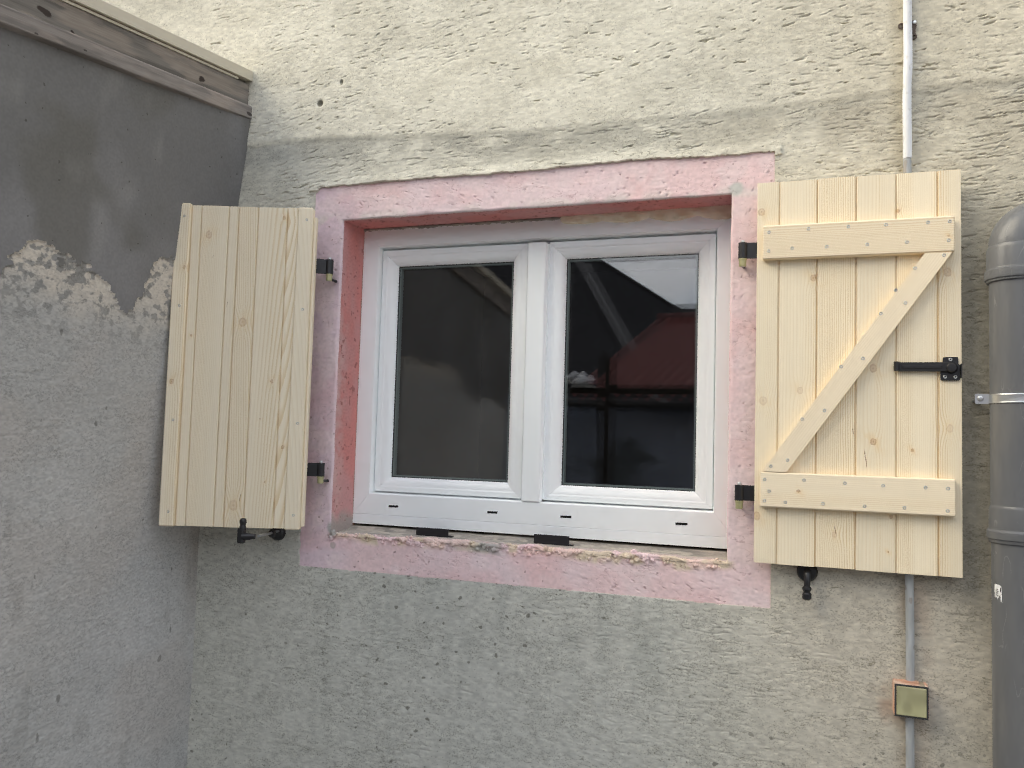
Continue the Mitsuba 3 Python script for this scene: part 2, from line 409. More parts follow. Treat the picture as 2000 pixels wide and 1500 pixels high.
MATS = {
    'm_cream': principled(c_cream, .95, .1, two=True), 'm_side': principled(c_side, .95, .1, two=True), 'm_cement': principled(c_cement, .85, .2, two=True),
    'm_pink': principled(c_pink, .85, .2, two=True), 'm_reveal': principled(c_reveal, .9, .15, two=True), 'm_sill': principled(c_sill, .95, .1, two=True),
    'm_plank_r': principled(c_plank_r, .5, .3), 'm_ledge_r': principled(c_ledge_r, .5, .3), 'm_brace_r': principled(c_brace_r, .5, .3), 'm_plank_l': principled(c_plank_l, .5, .3),
    'm_board': principled(c_board, .9, .15), 'm_batten': principled(c_batten, .9, .15), 'm_trim': principled((.58, .535, .44), .55, .3),
    'm_pvc': principled(c_white_pvc, .28, .5), 'm_grey_pvc': principled(c_pvc_grey, .30, .45), 'm_conduit': principled(c_conduit, .5, .4), 'm_sleeve': principled(c_sleeve, .4, .4),
    'm_black': principled((.012, .012, .014), .38, .5), 'm_gasket': principled((.03, .035, .035), .5, .4), 'm_slot': principled((.008, .008, .009), .6, .2), 'm_spacer': principled((.13, .16, .155), .4, .4),
    'm_zinc': principled((.62, .64, .65), .32, .5, .9), 'm_screw': principled((.42, .43, .42), .4, .5, .85), 'm_recess': principled((.05, .05, .05), .6, .2),
    'm_brass': principled((.42, .40, .22), .4, .5, .35), 'm_chrome': principled((.75, .76, .78), .15, .5, 1.), 'm_rust': principled((.11, .085, .07), .7, .3, .3),
    'm_jbox': principled(c_jbox, .7, .3), 'm_jcover': principled(c_jcover, .5, .4), 'm_foam': principled(c_foam, .9, .2), 'm_label': principled((.80, .81, .82), .6, .3), 'm_ink': principled((.03, .03, .03), .6, .2),
    'm_ground': principled(c_ground, .95, .1, two=True), 'm_far_render': principled(c_far_render, .95, .1, two=True), 'm_tile': principled(c_tile, .8, .2, two=True), 'm_red': principled(c_red, .55, .35, two=True),
    'm_flash': principled((.105, .10, .10), .6, .3), 'm_dark_wood': principled((.035, .030, .026), .85, .2), 'm_gutter': principled((.03, .028, .027), .6, .3), 'm_room': principled((.05, .048, .045), .95, .1, two=True),
    'm_shoe': principled((.72, .73, .76), .7, .3), 'm_shoe_trim': principled((.10, .13, .22), .7, .3), 'm_sole': principled((.62, .62, .60), .7, .3),
    'm_glass': {'type': 'thindielectric', 'int_ior': 1.57},
}
scene.update(MATS)

# ------------------------------------------------------------------ ground
g = trimesh.Trimesh([[-60, -70, 0], [60, -70, 0], [60, 30, 0], [-60, 30, 0]], [[0, 1, 2], [0, 2, 3]])
add('courtyard_ground', g, 'm_ground', False, 'grey concrete ground of the courtyard below the window wall', 'ground', kind='structure')

# ------------------------------------------------------------------ house wall: scratched cream render as real relief
rng = np.random.default_rng(5)
DX, DZ = .0036, .0019
X0, X1, Z0, Z1 = -.40, 2.14, .40, 2.96
xs, zs = np.arange(X0, X1, DX), np.arange(Z0, Z1, DZ)
GX, GZ = np.meshgrid(xs, zs)


def trench(H, count, region, length, depth, width, ang, field=0., lip=.2):
    """Cuts short raked grooves with a raised lip into the height field H; region gives (x, z) and a share kept."""
    x = rng.uniform(X0, X1, count); z = rng.uniform(Z0, Z1, count)
    ok = rng.random(count) < region(x, z)
    x, z = x[ok], z[ok]
    n = len(x)
    L = length[0] + (length[1] - length[0]) * rng.random(n) ** 2.2; D = depth[0] + (depth[1] - depth[0]) * rng.random(n) ** 1.8; W = rng.uniform(*width, n)
    A = rng.normal(ang, .12, n) + field * (N2(x * 2.6, z * 2.6, 31, 2) - .5)
    S = int(length[1] / .002) + 1
    t = np.linspace(-.5, .5, S)[None]
    wig = .0050 * (N2(x[:, None] * 30 + t * L[:, None] * 150, z[:, None] * 90 + 0 * t, 7, 3) - .5)
    px = x[:, None] + np.cos(A)[:, None] * t * L[:, None]
    pz = z[:, None] + np.sin(A)[:, None] * t * L[:, None] + wig
    dep = D[:, None] * np.clip(1.15 - (2 * np.abs(t)) ** 3, 0, 1) * np.clip(.15 + 2.2 * (N2(x[:, None] * 71 + t * L[:, None] * 260, z[:, None] * 171 + 0 * t, 9, 2) - .2), .05, 1.35)
    per = np.maximum(L[:, None] / S / DX, 0)                               # so that overlapping stamps do not add up
    ci = np.round((px - X0) / DX).astype(int); rj = (pz - Z0) / DZ
    base = np.floor(rj).astype(int)
    for k in range(-3, 5):
        q = (base + k - rj) * DZ
        val = -dep * np.exp(-(q / W[:, None]) ** 2) + lip * dep * np.exp(-((q - 2.1 * W[:, None]) / W[:, None]) ** 2)
        r = base + k
        m = (ci >= 0) & (ci < H.shape[1]) & (r >= 0) & (r < H.shape[0])
        np.add.at(H, (r[m], ci[m]), (val * np.minimum(per, 1))[m])


stz = 2.335 + .045 * sst(.75, -.1, GX) + .012 * sst(1.2, 1.7, GX)
upper = lambda x, z: sst(2.33, 2.37, z)
H = np.zeros_like(GX)
clus = lambda x, z, f, k: sst(.38, .62, N2(x * f, z * f * 1.6, k, 3))
trench(H, 11000, lambda x, z: upper(x, z) * (.06 + .8 * clus(x, z, 7, 3)), (.004, .034), (.0022, .0080), (.0008, .0016), .05, .5, .12)
trench(H, 5000, lambda x, z: upper(x, z) * sst(.6, 0., x) * (.1 + .9 * clus(x, z, 4, 13)), (.015, .06), (.0014, .0034), (.0008, .0012), .10, .6, .1)
trench(H, 46000, lambda x, z: sst(2.36, 2.32, z) * sst(1.9, 2.1, z) * (.12 + .85 * clus(x, z, 5, 4)) * (.55 + .45 * sst(.8, 1.3, x)), (.005, .06), (.0012, .0056), (.0008, .0016), .04, .6, .15)
trench(H, 30000, lambda x, z: sst(1.55, 1.85, z) * sst(1.25, 1.5, x) * (.2 + .8 * clus(x, z, 5, 5)), (.005, .045), (.0012, .0046), (.0008, .0015), .0, .7, .15)
trench(H, 60000, lambda x, z: sst(1.9, 1.2, z) * (.06 + .8 * clus(x, z, 5, 8)), (.004, .045), (.0006, .0042), (.0007, .0013), -.03, .8, .05)
H = np.clip(H, -.0080, .0016)
H *= (.80 - .26 * sst(1.3, 1.1, GZ)) * (1 + .2 * sst(2.33, 2.38, GZ))
H += .0010 * (N2(GX * 60, GZ * 150, 1, 3) - .5) * (.7 + .8 * sst(2.36, 2.3, GZ))
H += .0013 * (1 - .5 * sst(1.3, 1.1, GZ)) * (N2(GX * 14, GZ * 22, 2, 3) - .5) + .0013 * (N2(GX * 120, GZ * 190, 6, 2) - .5)
H += .010 * (N2(GX * 2.2, GZ * 2.2, 4, 3) - .5)
H += .0045 * sst(-.012, .012, GZ - stz + .006 * (N2(GX * 8, GX * 0, 5, 3) - .5))       # the upper coat stands proud
for (hx, hz, hr, hd) in ((.005, 2.484, .011, .012), (.074, 2.539, .006, .006)):
    H -= hd * np.exp(-((GX - hx) ** 2 + (GZ - hz) ** 2) / (hr * .7) ** 2)
# cut-out for the painted surround; the coat above it ends in a broken, overhanging edge
jag = lambda a, s, amp: amp * (N2(a * 26, a * 0, s, 4) - .5)
top = 2.2345 + jag(GX, 11, .008) + .006 * (N2(GX * 110, GX * 0, 18, 3) - .5) + .004 * sst(.4, .9, GX) * np.sin(GX * 9)
corner = .016 * sst(.022, .0, GX)
hole = (GX > .000 + jag(GZ, 12, .003)) & (GX < 1.2715 + jag(GZ, 13, .004)) & (GZ > 1.151 + jag(GX, 14, .004)) & (GZ < top - corner)
lip = .005 * sst(.03, .0, GZ - top) * (GZ > top - .01) * (GX > -.02) * (GX < 1.29)
Y = -(H + lip)
Y[hole] = .014
keep = ~(hole[:-1, :-1] & hole[1:, :-1] & hole[:-1, 1:] & hole[1:, 1:])
wall_mesh = grid(np.stack([GX, Y, GZ], -1), keep=keep)
BX = [-4, -.40 + .002, 2.1, 7]; BZ = [0, .402, 2.94, 6]
outer = [bx(a, b, -.001, .05, c, d) for a, b, c, d in ((-4, BX[1], 0, 6), (BX[2], 7, 0, 6), (BX[1], BX[2], 0, BZ[1]), (BX[1], BX[2], BZ[2], 6))]
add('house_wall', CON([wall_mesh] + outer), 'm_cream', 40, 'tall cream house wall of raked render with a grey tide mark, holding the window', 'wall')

# ------------------------------------------------------------------ painted surround and reveal, swept round the opening
O = (.0935, 1.173, 1.2490, 2.135)          # opening at the wall face: x0, x1, z0, z1
F = (.0975, 1.166, 1.2450, 2.1375)          # at the window
S = (-.012, 1.283, 1.139, 2.246)           # outer edge, tucked under the cream coat


def ring_xy(R, n=(230, 210)):
    x0, x1, z0, z1 = R
    a, b = np.linspace(0, 1, n[0], endpoint=False), np.linspace(0, 1, n[1], endpoint=False)
    return np.vstack([np.c_[x0 + (x1 - x0) * a, a * 0 + z0], np.c_[b * 0 + x1, z0 + (z1 - z0) * b], np.c_[x1 - (x1 - x0) * a, a * 0 + z1], np.c_[b * 0 + x0, z1 - (z1 - z0) * b]])


nn = (300, 300)
RO, RF, RS = ring_xy(O, nn), ring_xy(F, nn), ring_xy(S, nn)
RO = np.vstack([RO, RO[:1]]); RF = np.vstack([RF, RF[:1]]); RS = np.vstack([RS, RS[:1]])
bot = sst(1.2555, 1.250, RO[:, 1])
wob = .004 * (N2(RO[:, 0] * 22, RO[:, 1] * 22, 17, 4) - .5) * (1 + 3.2 * bot) - .004 * bot * sst(.1, .5, RO[:, 0])
dirv = RS - RO; dirv /= np.linalg.norm(dirv, axis=1, keepdims=True)
ROj = RO + dirv * wob[:, None] * np.array([1, 1])
rows = []
rad = .006
for t in np.linspace(1, 0, 34)[:-1]:
    y = rad + (.132 - rad) * t
    q = ROj * (1 - t) + RF * t
    k = .0030 * (N2(q[:, 0] * 60 + y * 50, q[:, 1] * 60 + y * 33, 21, 3) - .5) + .003 * (N2(q[:, 0] * 9, q[:, 1] * 9 + y * 12, 22, 2) - .5)
    k += bot * .006 * (N2(q[:, 0] * 40, y * 60 + 0 * k, 25, 3) - .5) * (1 - t)
    rows.append(np.c_[q[:, 0] + dirv[:, 0] * k, np.full(len(q), y), q[:, 1] + dirv[:, 1] * k])
n_rev = len(rows)
for a in np.linspace(0, np.pi / 2, 5):
    q = ROj + dirv * (rad * (1 - np.cos(a)))
    rows.append(np.c_[q[:, 0], np.full(len(q), .003 + rad - rad * np.sin(a)), q[:, 1]])
SP = rows[-1]
for t in np.linspace(0, 1, 46)[1:]:
    q = SP[:, [0, 2]] * (1 - t) + RS * t
    k = .0020 * (N2(q[:, 0] * 120, q[:, 1] * 190, 23, 3) - .5) + .004 * (N2(q[:, 0] * 14, q[:, 1] * 14, 24, 3) - .5)
    near = np.exp(-(t / .18) ** 2)
    k = k + near * bot * (.012 * (N2(q[:, 0] * 60, q[:, 1] * 60, 26, 3) - .55))
    k = k - .003 * (N2(q[:, 0] * 120, q[:, 1] * 120, 27, 2) > .84) - .0022 * (N2(q[:, 0] * 110, q[:, 1] * 240, 28, 2) > .80)
    rows.append(np.c_[q[:, 0], .003 - k + .006 * sst(.87, 1., t), q[:, 1]])
RR = np.array(rows)
t_l = 'window_surround'
tag(t_l, 'painted pink band of rough plaster framing the window opening', 'window surround')
face = grid(RR[n_rev - 1:]); rev = grid(RR[:n_rev])
add(t_l + '__face', face, 'm_pink', True)
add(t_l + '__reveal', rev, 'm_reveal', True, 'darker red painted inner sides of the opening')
# chips of bare mortar and crumbs along the broken lower edge
chips = []
for i in range(420):
    x = rng.uniform(.10, 1.165)
    r = .0016 + .0062 * rng.random() ** 2
    c = trimesh.creation.icosphere(1, r)
    c.vertices *= rng.uniform(.5, 1.3, 3)
    c.vertices += (meshkit.noise(c.vertices * 300 + i)[:, None] - .5) * r * .7
    z = 1.2425 + rng.normal(0, .0055)
    c.apply_translation([x, rng.uniform(.0005, .012) if z > 1.238 else .0035, z])
    chips.append(c)
labels[add(t_l + '__plaster_crumbs', CON(chips), 'm_pink', 40)] = {'label': 'crumbled plaster along the broken lower inner edge', 'kind': 'stuff'}

# ------------------------------------------------------------------ sill of bare mortar
u, v = np.meshgrid(np.linspace(.085, 1.18, 320), np.linspace(.001, .17, 50))
hz = 1.2425 + .0045 * (N2(u * 20, v * 40, 41, 4) - .5) + .004 * (N2(u * 5, v * 10, 42, 2) - .5) + .0085 * sst(-.02, .12, v) + .008 * sst(.092, .124, v + .01 * (N2(u * 18, u * 0, 43, 3) - .5))
add('window_sill', grid(np.stack([u, v, hz], -1)), 'm_sill', 40, 'bare grey mortar sill under the white window, waiting for its covering', 'window sill')

# ------------------------------------------------------------------ window
def frame_ring(rect, prof, gap=.00035, bottom=1., y_shift=0.):
    """Four mitred bars round rect; prof is (inset, y) from the outer edge inward."""
    x0, x1, z0, z1 = rect
    out = []
    for side in range(4):
        P = []
        for ins, y in prof:
            b = ins * bottom
            if side == 0: a, c = (x0 + ins + gap, z0 + b), (x1 - ins - gap, z0 + b)
            if side == 1: a, c = (x1 - ins, z0 + b + gap), (x1 - ins, z1 - ins - gap)
            if side == 2: a, c = (x1 - ins - gap, z1 - ins), (x0 + ins + gap, z1 - ins)
            if side == 3: a, c = (x0 + ins, z1 - ins - gap), (x0 + ins, z0 + b + gap)
            P.append([(a[0], y + y_shift, a[1]), (c[0], y + y_shift, c[1])])
        P = np.array(P)
        m = grid(P.transpose(1, 0, 2))
        caps = [np.array(P[:, k]) for k in (0, 1)]
        for k, cp in enumerate(caps):
            cen = cp.mean(0)
            m2 = trimesh.Trimesh(np.vstack([cp, cen]), [[i, i + 1, len(cp)] if k == 0 else [i + 1, i, len(cp)] for i in range(len(cp) - 1)], process=False)
            m = CON([m, m2])
        out.append(m)
    return CON(out)


W = 'window'
tag(W, 'white two-light plastic window set deep in the pink surround', 'window')
prof_f = [(0, .195), (0, .1215), (.0015, .120), (.0500, .120), (.0512, .1205), (.0528, .1245), (.0535, .1265), (.0535, .160), (.07, .195)]
add(W + '__frame', frame_ring((.0965, 1.1805, 1.2950, 2.1335), prof_f, bottom=1.16), 'm_pvc', 25)
add(W + '__frame__sill_profile', CON([cham(.0965, 1.1805, .1192, .19, 1.2665, 1.2945, .0008)]), 'm_pvc', 25)
for xa, xb in ((.215, .243), (.519, .547), (.729, .757), (1.035, 1.063)):
    pl = Polygon([(xa, 1.3198), (xb, 1.3203), (xb, 1.3243), (xa, 1.3238)]).buffer(.0008)
    add(W + '__frame__drain_slot', extrude(pl, .1188, .1215), 'm_slot', 25)
prof_s = [(0, .165), (0, .1395), (.0015, .138), (.0155, .138), (.0170, .1395), (.0180, .1402), (.0205, .1400), (.0270, .1412), (.0330, .1440), (.0385, .1490), (.0420, .1545), (.0430, .1575), (.0430, .166)]
for k, (a, b) in enumerate(((.1535, .6080), (.6720, 1.1235))):
    sn = W + '__sash' + ('' if k == 0 else '_001')
    scene[sn] = mikit.ply(frame_ring((a, b, 1.3620, 2.0730), [(i * (1.08 if j > 3 else 1), y) for j, (i, y) in enumerate(prof_s)], bottom=.9), 'm_pvc', smooth=25)
    gi = .0455
    R = (a + gi, b - gi, 1.362 + .041, 2.073 - gi)
    add(sn + '__gasket', frame_ring((R[0] - .0005, R[1] + .0005, R[2] - .0005, R[3] + .0005), [(0, .1578), (.0005, .1562), (.0028, .1562), (.0032, .1585)], gap=0), 'm_gasket', False)
    add(sn + '__spacer', frame_ring((R[0] - .004, R[1] + .004, R[2] - .004, R[3] + .004), [(.0, .1595), (.0105, .1600), (.0105, .1755), (.0, .176)], gap=0), 'm_spacer', False)
    m = trimesh.Trimesh([[R[0] - .006, .1585, R[2] - .006], [R[1] + .006, .1585, R[2] - .006], [R[1] + .006, .1585, R[3] + .006], [R[0] - .006, .1585, R[3] + .006]], [[0, 1, 2], [0, 2, 3]])
    add(sn + '__pane', m, 'm_glass', False)
    m2 = m.copy()
    cx, cz = (R[0] + R[1]) / 2, (R[2] + R[3]) / 2
    vv = m2.vertices.copy()
    vv[:, 1] = .1765 + (vv[:, 0] - cx) * -.0058 + (vv[:, 2] - cz) * .0030               # the inner pane is never quite parallel
    m2.vertices = vv
    add(sn + '__pane', m2, 'm_glass', False)
cov = CON([cham(.6165, .6685, .1150, .144, 1.3570, 2.0700, .0022)])
add(W + '__mullion_cover', cov, 'm_pvc', 25)
hb = []
for x, s in ((.6125, 1), (.6725, -1)):
    hb.append(bx(x - .0035, x + .0035, .1395, .150, 1.364, 2.068))
add(W + '__mullion_cover__side_strip', CON(hb), 'm_pvc', 25)
brk = lambda x0, x1: CON([cham(x0, x1, .1085, .1110, 1.2505, 1.2715, .0006), cham(x0 - .001, x1 + .012, .060, .1085, 1.2485, 1.2505, .0005)])
b1 = add('sill_bracket', cham(.3205, .4185, .084, .0865, 1.2475, 1.2715, .0007), 'm_black', False, 'left of the two small black brackets between window and sill', 'bracket', 'black brackets under the window')
b2 = add('sill_bracket', cham(.6665, .7635, .084, .0865, 1.2505, 1.2750, .0007), 'm_black', False, 'right of the two small black brackets between window and sill', 'bracket', 'black brackets under the window')
for b, x0, x1 in ((b1, .3205, .4290), (b2, .6665, .7730)):
    add(b + '__foot', bx(x0, x1, .0870, .1500, 1.2500, 1.2525), 'm_black', False)
# expanding foam squeezed out over the frame's top
fm = []
for i in range(120):
    t = i / 119
    x = .72 + .445 * t
    big = .35 + .65 * abs(math.sin(t * 11.3 + .4)) ** .8 * (.4 + .6 * t)
    s = trimesh.creation.icosphere(2, 1)
    s.vertices *= [.013, .016 * (.5 + .5 * big), .027 * big]
    s.vertices += (meshkit.fbm(s.vertices * 90 + i * .13, 3)[:, None] - .5) * .007
    s.apply_translation([x, .121, 2.131])
    fm.append(s)
add('expanding_foam', CON(fm), 'm_foam', 40, 'lumpy cream foam squeezed out along the top right of the window frame', 'foam')
# thin mortar seam above the left part of the frame
sm = []
for i in range(70):
    s = trimesh.creation.icosphere(1, 1); s.vertices *= [.011, .006, .0045 * rng.uniform(.5, 1.3)]
    s.vertices += (meshkit.fbm(s.vertices * 200 + i, 2)[:, None] - .5) * .003
    s.apply_translation([.10 + .62 * i / 69, .121, 2.134]); sm.append(s)
add('mortar_seam', CON(sm), 'm_sill', 40, 'thin rough mortar joint along the top left of the window frame', 'mortar')
# the dark room behind
rm = bx(-.9, 3., .20, 3.6, .2, 2.7)
rm = trimesh.Trimesh(rm.vertices, rm.faces[np.abs(rm.face_normals[:, 1] + 1) > .5], process=False)
fr = []
for a, b, c, d in ((-.9, .105, .2, 2.7), (1.172, 3., .2, 2.7), (.105, 1.172, .2, 1.275), (.105, 1.172, 2.126, 2.7)):
    fr.append(trimesh.Trimesh([[a, .195, c], [b, .195, c], [b, .195, d], [a, .195, d]], [[0, 1, 2], [0, 2, 3]]))
add('room', CON([rm] + fr), 'm_room', False, 'dark unlit room behind the window panes', 'room', kind='structure')

# ------------------------------------------------------------------ screws
def screw(at, nrm, r=.0038):
    nrm = np.array(nrm, float); nrm /= np.linalg.norm(nrm)
    return lathe([(0, -.004), (r * .42, -.004), (r * .46, .00025), (r * .8, .0006), (r, .0002), (r, -.001)], 12, at, nrm), lathe([(0, .0), (r * .38, .0)], 8, np.array(at) + nrm * -.0003, nrm)


def add_screws(key, pts, nrm, r=.0038):
    for p in pts:
        a, b = screw(p, nrm, r)
        add(key, CON([a]), 'm_screw', 40)


# ------------------------------------------------------------------ shutters
def plank_profile(a0, a1, last=False):
    """(across, depth) outline of a tongued plank; depth 0 is the face, negative is behind it."""
    g = .0034 if not last else .0
    e = .0011
    pts = [(a0 + e, 0), (a1 - g - e, 0), (a1 - g, -e)]
    if not last:
        pts += [(a1 - g, -.0052), (a1 - .0002, -.0052)]
    pts += [(a1 - .0002, -.022), (a0, -.022), (a0, -e)]
    return Polygon(pts)


RS_ = 'shutter'
tag(RS_, 'new pale pine shutter with a Z brace, opened back against the wall at the right', 'shutter', 'pair of new pine shutters')
YF = -.050
for i in range(6):
    m = trimesh.creation.extrude_polygon(plank_profile(RJ[i], RJ[i + 1], i == 5), .88, engine='earcut')
    v = m.vertices.copy()
    dz = (rng.random() - .5) * .0014
    m.vertices = np.c_[v[:, 0], YF - v[:, 1] + (rng.random() - .5) * .0006, 1.261 + v[:, 2] + dz]
    trimesh.repair.fix_normals(m)
    add(RS_ + '__plank', m, 'm_plank_r', False)
YL = YF - .022
ledger = lambda z0, z1: cham(1.2510, 1.6480, YL, YF - .0002, z0, z1, .0022)
l1 = add(RS_ + '__ledger', ledger(1.9555, 2.0335), 'm_ledge_r', 25)
l2 = add(RS_ + '__ledger', ledger(1.3895, 1.4675), 'm_ledge_r', 25)
bp = Polygon([(1.2545, 1.4690), (1.3075, 1.4690), (1.6435, 1.9545), (1.5895, 1.9545)])
bm = extrude(bp.buffer(-.0015).buffer(.0015, join_style=1), YL + .0005, YF - .0002)
bz = add(RS_ + '__brace', bm, 'm_brace_r', 25)
s1 = [(1.265, 2.018), (1.351, 2.021), (1.435, 2.021), (1.512, 2.021), (1.596, 2.021), (1.638, 2.021), (1.265, 1.974), (1.316, 1.978), (1.39, 1.978), (1.474, 1.979), (1.554, 1.98), (1.636, 1.98)]
s2 = [(1.261, 1.451), (1.345, 1.453), (1.43, 1.450), (1.507, 1.448), (1.59, 1.448), (1.633, 1.448), (1.271, 1.425), (1.261, 1.403), (1.306, 1.402), (1.385, 1.403), (1.47, 1.402), (1.549, 1.403), (1.632, 1.401)]
s3 = [(1.627, 1.948), (1.57, 1.922), (1.532, 1.875), (1.551, 1.846), (1.502, 1.824), (1.466, 1.725), (1.421, 1.707), (1.387, 1.609), (1.34, 1.589), (1.31, 1.496), (1.274, 1.481)]
add_screws(l1 + '__screw', [(x, YL - .0002, z) for x, z in s1], (0, -1, 0))
add_screws(l2 + '__screw', [(x, YL - .0002, z) for x, z in s2], (0, -1, 0))
add_screws(bz + '__screw', [(x, YL + .0003, z) for x, z in s3], (0, -1, 0))
# latch on the right shutter
lt = RS_ + '__latch'
body = Polygon([(1.622, 1.6785), (1.659, 1.6785), (1.6595, 1.712), (1.6590, 1.7135), (1.6560, 1.7135), (1.6560, 1.729), (1.6265, 1.729), (1.6265, 1.710), (1.622, 1.703)]).buffer(-.0035).buffer(.0035)
scene[lt] = mikit.ply(CON([extrude(body, YF - .0045, YF - .0002), lathe([(0, .0125), (.0085, .012), (.0105, .0095), (.011, .004), (.0125, .0)], 28, (1.6425, YF - .004, 1.7055), (0, -1, 0)),
                           bx(1.6600, 1.6622, YF - .012, YF - .0002, 1.684, 1.7135)]), 'm_black', smooth=30)
labels[lt] = {'label': 'black latch with a long pivoting arm'}
arm = CON([cham(1.536, 1.640, YF - .0115, YF - .0065, 1.6975, 1.7175, .0012), cham(1.545, 1.624, YF - .0135, YF - .0110, 1.7035, 1.7115, .0012),
           tube([(1.5345, YF - .009 - .002, 1.6985), (1.5345, YF - .011, 1.7185)], .0058, 14)])
add(lt + '__arm', arm, 'm_black', 30)
for x, z in ((1.641, 1.7235), (1.6305, 1.686), (1.6505, 1.686)):
    a, b = screw((x, YF - .0046, z), (0, -1, 0), .0038)
    add(lt + '__screw', a, 'm_screw', 40)

LS = 'shutter_001'
tag(LS, 'pale pine shutter standing ajar at the left, its plain boarded side showing', 'shutter', 'pair of new pine shutters')


def to_left(m):
    """(u from the hinge edge, depth out of the face, z) to the place of the left shutter."""
    v = m.vertices.copy()
    xy = LA + v[:, :1] * LU + v[:, 1:2] * LN
    m.vertices = np.c_[xy, v[:, 2]]
    trimesh.repair.fix_normals(m)
    return m


for i, (a, b) in enumerate(zip(LJ[:-1], LJ[1:])):
    a0, b0 = a, b
    pol = plank_profile(a0, b0, False)
    m = trimesh.creation.extrude_polygon(pol, .8755, engine='earcut')
    v = m.vertices.copy()
    m.vertices = np.c_[v[:, 0], v[:, 1] - .003 * (i != 9), 1.2665 + v[:, 2] + (rng.random() - .5) * .0014]
    add(LS + '__plank', to_left(m), 'm_plank_l', False)
for a, b, h in ((.3360, .3770, .8815), (.0, .0411, .8790)):
    m = cham(a, b, -.024, .0035, 1.2645, 1.2645 + h, .0030)
    st = add(LS + '__stile', to_left(m), 'm_plank_l', 25)
    u = (a + b) / 2 - .004
    for z in (2.109, 1.861, 1.550, 1.304):
        p = LA + (u + .0) * LU + .0036 * LN
        add(st + '__screw', screw((p[0], p[1], z), (LN[0], LN[1], 0), .0036)[0], 'm_screw', 40)
m = cham(-.0085, -.0003, -.026, -.008, 1.272, 2.119, .0012)
add(LS + '__edge_lath', to_left(m), 'm_plank_l', 25)
m = cham(.010, .360, -.044, -.0225, 1.955, 2.033, .002)
add(LS + '__ledger', to_left(m), 'm_plank_l', 25)
m = cham(.010, .360, -.044, -.0225, 1.389, 1.467, .002)
add(LS + '__ledger', to_left(m), 'm_plank_l', 25)

# hinges: the strap belongs to its shutter, the pin sits in the wall
def strap(p0, p1, z0, z1):
    """A flat bar from p0 to the knuckle round p1 (both in plan)."""
    p0, p1 = np.array(p0), np.array(p1)
    d = (p1 - p0) / np.linalg.norm(p1 - p0); n = np.array([-d[1], d[0]])
    q = [p0 + n * .003, p1 + n * .003, p1 - n * .003, p0 - n * .003]
    pol = Polygon(q).union(Point(p1).buffer(.0105, 12))
    pol = pol.buffer(-.0006).buffer(.0006)
    m = trimesh.creation.extrude_polygon(pol, z1 - z0, engine='earcut')
    m.apply_translation([0, 0, z0])
    return m


def hinge(shutter, p0, p1, z0, z1, label, cap_mat='m_brass'):
    add(shutter + '__hinge_strap', strap(p0, p1, z0, z1), 'm_black', 30)
    k, n = 'hinge_pin', 0
    while k in labels:
        n += 1
        k = f'hinge_pin_{n:03d}'
    tag(k, label, 'hinge pin', 'hinge pins of the shutters')
    x, y = p1
    add(k + '__pin', lathe([(0, z1 + .007), (.0035, z1 + .0065), (.005, z1 + .004), (.005, z0 - .02), (0, z0 - .02)], 16, (x, y, 0)), 'm_zinc', 30)
    add(k + '__cap', lathe([(0, z0 - .0005), (.0098, z0 - .0005), (.0098, z0 - .004), (.0085, z0 - .0055), (.0085, z0 - .017), (.0075, z0 - .0195), (0, z0 - .0195)], 20, (x, y, 0)), cap_mat, 30)
    add(k + '__shank', tube([(x, y, z0 - .013), (x + .0, .012, z0 - .014)], .0038, 12), 'm_black', 30)


PL0 = np.array([.030, -.070]); PLK = np.array([.0805, -.036])
hinge(LS, PL0, PLK, 1.9720, 2.0125, 'black and brass hinge pin at the upper left of the window')
hinge(LS, PL0, PLK, 1.4065, 1.4430, 'black and brass hinge pin at the lower left of the window')
hinge(RS_, (1.262, -.024), (1.2040, -.030), 1.9680, 2.0050, 'hinge pin with a greenish cap at the upper right of the window')
hinge(RS_, (1.262, -.024), (1.2025, -.030), 1.3985, 1.4340, 'hinge pin with a greenish cap at the lower right of the window')

# shutter stays
k = 'shutter_stay'
tag(k, 'black shutter stay hanging under the right shutter, folded down', 'shutter stay', 'black shutter stays on the wall')
add(k + '__base', lathe([(0, .012), (.010, .0115), (.019, .009), (.0225, .004), (.023, -.006)], 36, (1.353, -.008, 1.2435), (0, -1, 0)), 'm_black', 30)
add(k + '__arm', CON([tube([(1.353, -.014, 1.246), (1.353, -.030, 1.246), (1.353, -.036, 1.240), (1.353, -.037, 1.222), (1.3525, -.037, 1.205)], [.0075, .0078, .0080, .0068, .0062], 16),
                      lathe([(0, .008), (.0065, .008), (.0098, .005), (.0102, .001), (.0078, -.003), (.0074, -.006), (.0100, -.009), (.0098, -.019), (.0060, -.0225), (0, -.0228)], 24, (1.3525, -.037, 1.207))]), 'm_black', 30)
k = 'shutter_stay_001'
tag(k, 'black shutter stay with a bright rod holding the left shutter ajar', 'shutter stay', 'black shutter stays on the wall')
add(k + '__base', lathe([(0, .012), (.010, .0115), (.018, .009), (.0225, .004), (.023, -.006)], 36, (-.070, -.008, 1.2405), (0, -1, 0)), 'm_black', 30)
R0, R1 = np.array([-.061, -.016, 1.2450]), np.array([-.004, -.186, 1.2520])
add(k + '__rod', tube([R0, R1], .0036, 14), 'm_zinc', 30)
dv = (R1 - R0) / np.linalg.norm(R1 - R0)
add(k + '__collar', lathe([(0, -.006), (.008, -.006), (.0105, -.003), (.0105, .003), (.008, .006), (0, .006)], 20, R0 + dv * .062 + np.array([0, 0, -.002]), dv), 'm_black', 30)
Tp = np.array([-.0375, -.212])
